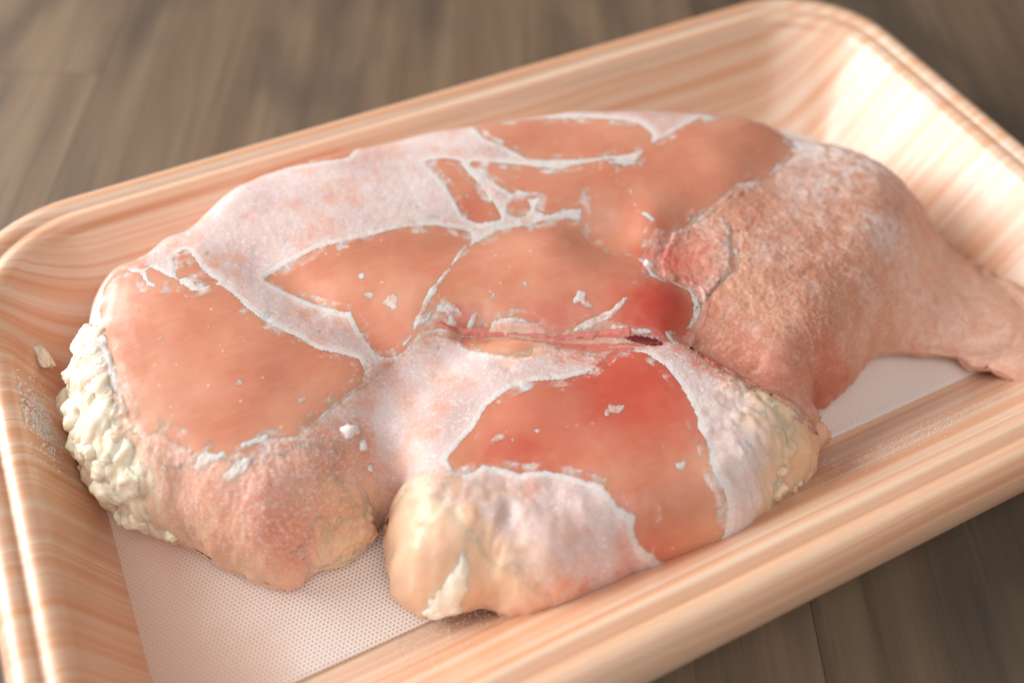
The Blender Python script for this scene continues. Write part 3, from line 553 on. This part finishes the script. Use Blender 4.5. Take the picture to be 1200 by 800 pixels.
def shell(name, m, thick, mat, rough=0.0, ramp=.7, thin=None, sink=.16, edge=None, soft=None, only=None):
    """a real skin of material lying on the flesh where m > 0 (m: signed distance in mm)"""
    t = -sink+sstep(m, -.15, ramp)*(thick+sink)+rough*sstep(m, 0, .6)
    Q = P+N*t[..., None]
    used, f = sheet_faces((m > -.45) & near, only)
    if not len(f): return None
    Z = np.zeros(SHP)
    at = {k: a.ravel()[used] for k, a in (('edge', m if edge is None else edge), ('soft', Z+9 if soft is None else soft), ('thin', Z if thin is None else thin),
          ('red', A_red), ('fat', A_fat), ('pink', A_pink), ('grain', A_grain), ('veil', A_veil))}
    return link(name, np_mesh(name, Q.reshape(-1, 3)[used], f, at), mat, chicken)
rag = .12*gnoise(.9, 41, H)+.08*gnoise(.4, 42, H)+.14*gnoise(2.4, 43, H)
frost_rough = .018*n08+.012*n04+.03*gnoise(1.6, 45, H)
for i in range(len(FROST)):
    shell('frost_sheet', np.minimum(ed+.25, so+1.6), .06, M_flesh, frost_rough*.6, thin=thinmap, ramp=1.3, sink=.03, edge=ed, soft=so, only=own == i)
m = np.full(SHP, -4.0)
for s in CRUST: m = np.maximum(m, stroke(s, U, V))
o = shell('frost_ridge', m*1.0+rag2*1.5-.02, .09, M_flesh, .02*n04+.03*n08, ramp=.8, soft=np.full(SHP, 1.3))
o['kind'] = 'stuff'
for x, y, r in SPOTS:
    o = shell('frost_spot', r*1.0-np.hypot(U+.35*WP[0]*r-x, (V+.35*WP[1]*r-y))+.12*n08, .06, M_flesh, .015*n04, ramp=.6, sink=.06, soft=np.full(SHP, .9))
# skin over the thigh on the right, the folded flap beside it
m = sdf_box(SKIN, U, V, 6)+rag*1.4
frosty = np.maximum(blobs(SKFROST, WP), .22*sstep(gnoise(4, 47, H), .3, 1.3))
g1, g2 = cells(1.1, 9, U+.4*WP[0], V+.4*WP[1])
shell('skin', m, .5, M_skin, .03*n08+.02*n04+.03*(.5-np.clip(g1, 0, 1))+.08*gnoise(2.6, 48, H), ramp=1.2, thin=frosty)
m = sdf_box(FLAP, U, V, 6)+rag
shell('skin_flap', m, 1.0, M_skin, .04*n08+.03*n04+.09*gnoise(2.0, 49, H), ramp=1.3, thin=.75*sstep(m, 1.6, .1)+.25)
m = sdf_box(CLOT, U, V, 4)+rag2
shell('blood_clot', m, .14, M_clot, .02*n08, ramp=.8)
for s in VEIN:
    shell('blood_vessel', stroke(s, U, V)+rag*.5, .14, M_vein, .03*n08, ramp=.8)
shell('fat_strip', stroke(STRIP, U, V)+rag*1.6, .55, M_fatw, .12*gnoise(1.5, 51, H), ramp=1.8)
shell('fat_fold', sdf_box(FOLD, U, V, 5)+rag*1.3+.4, 1.3, M_flesh, .18*gnoise(2.2, 52, H)+.04*n08, ramp=3.0, soft=np.full(SHP, -9))

# crumbly connected masses of fat along the left edge and on the right front corner
c1, c2 = cells(2.3, 61, U+.5*WP[0], V+.5*WP[1]); d1, d2 = cells(1.3, 62, U+.3*WP[1], V+.3*WP[0])
crumb = 1.2*(.62-np.clip(c1, 0, 1))*sstep(c2-c1, 0, .35)+.35*(.5-np.clip(d1, 0, 1))*sstep(d2-d1, 0, .3)
crumb = blur(crumb, .9)+.06*n08+.25*gnoise(2.5, 63, H)
for sel, mt, k in ((U < -55, M_fat, 1.0), (U > 10, M_flesh, .55)):
    m = np.where(sel, 4.0*(blur(A_lumpy, 2)*clean-.56), -1.0)
    o = shell('fat_layer', m+rag*1.2, .35*k, mt, crumb*k*.65, ramp=2.6, soft=np.full(SHP, -.3))
    bm = bmesh.new(); bm.from_mesh(o.data); bm.verts.ensure_lookup_table()      # keep only the main mass
    seen, best = set(), []
    for v in bm.verts:
        if v.index in seen: continue
        comp, todo = [], [v]; seen.add(v.index)
        while todo:
            w = todo.pop(); comp.append(w)
            for e in w.link_edges:
                x = e.other_vert(w)
                if x.index not in seen: seen.add(x.index); todo.append(x)
        if len(comp) > len(best): best = comp
    keep = set(v.index for v in best)
    bmesh.ops.delete(bm, geom=[v for v in bm.verts if v.index not in keep], context='VERTS')
    bm.to_mesh(o.data); bm.free()

# lumps of fat
FP = P.reshape(-1, 3); FN = N.reshape(-1, 3)
def at_uv(x, y):
    j = int(round((y-V[0, 0])/H)); i = int(round((x-U[0, 0])/H))
    j = min(max(j, 0), SHP[0]-1); i = min(max(i, 0), SHP[1]-1)
    return P[j, i], N[j, i]
from mathutils import noise as mn
def lump(name, c, r, mat, seed, parent, amp=.28, sub=4, sq=(1, 1, .8), axis=None):
    bm = bmesh.new(); bmesh.ops.create_icosphere(bm, subdivisions=sub, radius=1)
    off = Vector((seed*7.3, seed*3.1, seed*1.7))
    for v in bm.verts:
        d = v.co.normalized()
        k = 1+amp*mn.noise(d*1.3+off)*1.6+amp*.6*mn.noise(d*2.9+off)+amp*.25*mn.noise(d*6+off)+amp*.10*mn.noise(d*15+off)
        v.co = Vector((d.x*k*sq[0], d.y*k*sq[1], d.z*k*sq[2]))*r*MM
    o = link(name, bm_mesh(name, bm), mat, parent)
    o.rotation_euler = (random.uniform(-.6, .6), random.uniform(-.6, .6), random.uniform(0, 6)) if axis is None else axis
    o.location = Vector(c)*MM
    return o
rng = np.random.default_rng(12)
def scatter_lumps(n, mask, rlo, rhi, sink, mat, seed):
    w = np.where(mask, A_lumpy**2, 0).ravel(); w /= w.sum(); done = []
    for i in rng.choice(FP.shape[0], 4000, p=w):
        r = rlo+(rhi-rlo)*rng.random()**1.6
        if any(np.linalg.norm(FP[i]-q) < .62*(r+s) for q, s in done): continue
        done.append((FP[i], r))
        lump('fat_lump', FP[i]-FN[i]*r*sink, r*1.25, mat, seed+len(done), chicken, amp=.26, sub=3 if r < 1.3 else 4, sq=(1, rng.uniform(.75, 1), rng.uniform(.65, .85)))
        if len(done) >= n: break
facing = (D > .6) & (A_lumpy > .45)
scatter_lumps(16, facing & (U < -70), 1.2, 3.6, .35, M_fat, 1)
scatter_lumps(5, facing & (U > 10) & (D < 7), .8, 1.7, .45, M_fold, 80)
for i, (x, y, r) in enumerate(CHUNKS):
    p, nn = at_uv(x, y)
    lump('ice_chunk', p+nn*r*.3, r, M_rime, i+60, chicken, amp=.4, sub=2, sq=(1, .7, .8))
# a scrap of fat that stuck to the left wall
scrap = lump('fat_scrap', SCRAP, 2.1, M_fat, 71, None, amp=.3, sq=(.55, 1.5, .6), axis=(.0, -.9, .25))
scrap['label'] = 'small cream scrap of fat stuck to the left tray wall behind the fat lumps'; scrap['category'] = 'fat scrap'

# ice crystals, far too many to count
def crystals(name, pts, mat, parent=None):
    co, fc = [], []
    for (p, r) in pts:
        b = len(co); a = random.uniform(0, 6.3)
        e1 = Vector((math.cos(a), math.sin(a), random.uniform(-.5, .5))); e2 = Vector((-math.sin(a), math.cos(a), random.uniform(-.5, .5))); e3 = Vector((random.uniform(-.4, .4), random.uniform(-.4, .4), 1))
        for e, s in ((e1, 1), (e1, -1), (e2, .7), (e2, -.7), (e3, 1.1), (e3, -1)): co.append(Vector(p)+e*r*s)
        for t in ((0, 2, 4), (2, 1, 4), (1, 3, 4), (3, 0, 4), (2, 0, 5), (1, 2, 5), (3, 1, 5), (0, 3, 5)): fc.append(tuple(b+i for i in t))
    me = bpy.data.meshes.new(name); me.from_pydata([v*MM for v in co], [], fc)
    o = link(name, me, mat, parent, smooth=False); o['kind'] = 'stuff'; return o
rng = np.random.default_rng(8)
wt = np.where(near & (D > .3), A_grain**1.5+.35*A_lumpy*(U < -50), 0).ravel(); wt /= wt.sum()
pts = [(FP[i]+FN[i]*rng.uniform(0, .12), rng.uniform(.06, .17)) for i in rng.choice(FP.shape[0], 4200, p=wt)]
crystals('ice_crystal', pts[:2700], M_rime, chicken)
crystals('ice_crystal', pts[2700:], M_ice, chicken)
def on_tray(x, y): return float(tray_z(np.array([x]), np.array([y]))[0])
pts = []
for _ in range(650):
    t = rng.normal(0, 1, 2); x, y = 42+9*t[0], -51.5+1.6*t[1]+.05*t[0]
    pts.append(((x, y, on_tray(x, y)-.75), rng.uniform(.03, .12)))
for _ in range(2600):
    x, y = rng.uniform(-58, 30), -41-abs(rng.normal(0, 4.0))
    pts.append(((x, y, on_tray(x, y)-.75), rng.uniform(.04, .16)))
o = crystals('frost_crystals', pts, M_rime); o['label'] = 'fine frost crystals sprinkled on the front wall of the tray'; o['category'] = 'frost'
pts = []
for _ in range(4200):
    t = rng.normal(0, 1, 2); x, y = -98.2+1.7*t[0], 19+4.5*t[1]
    pts.append(((x, y, on_tray(x, y)-.75), rng.uniform(.08, .42)))
o = crystals('frost_crystals', pts, M_rime); o['label'] = 'loose heap of frost crystals on the left tray wall beside cream fat'; o['category'] = 'frost'
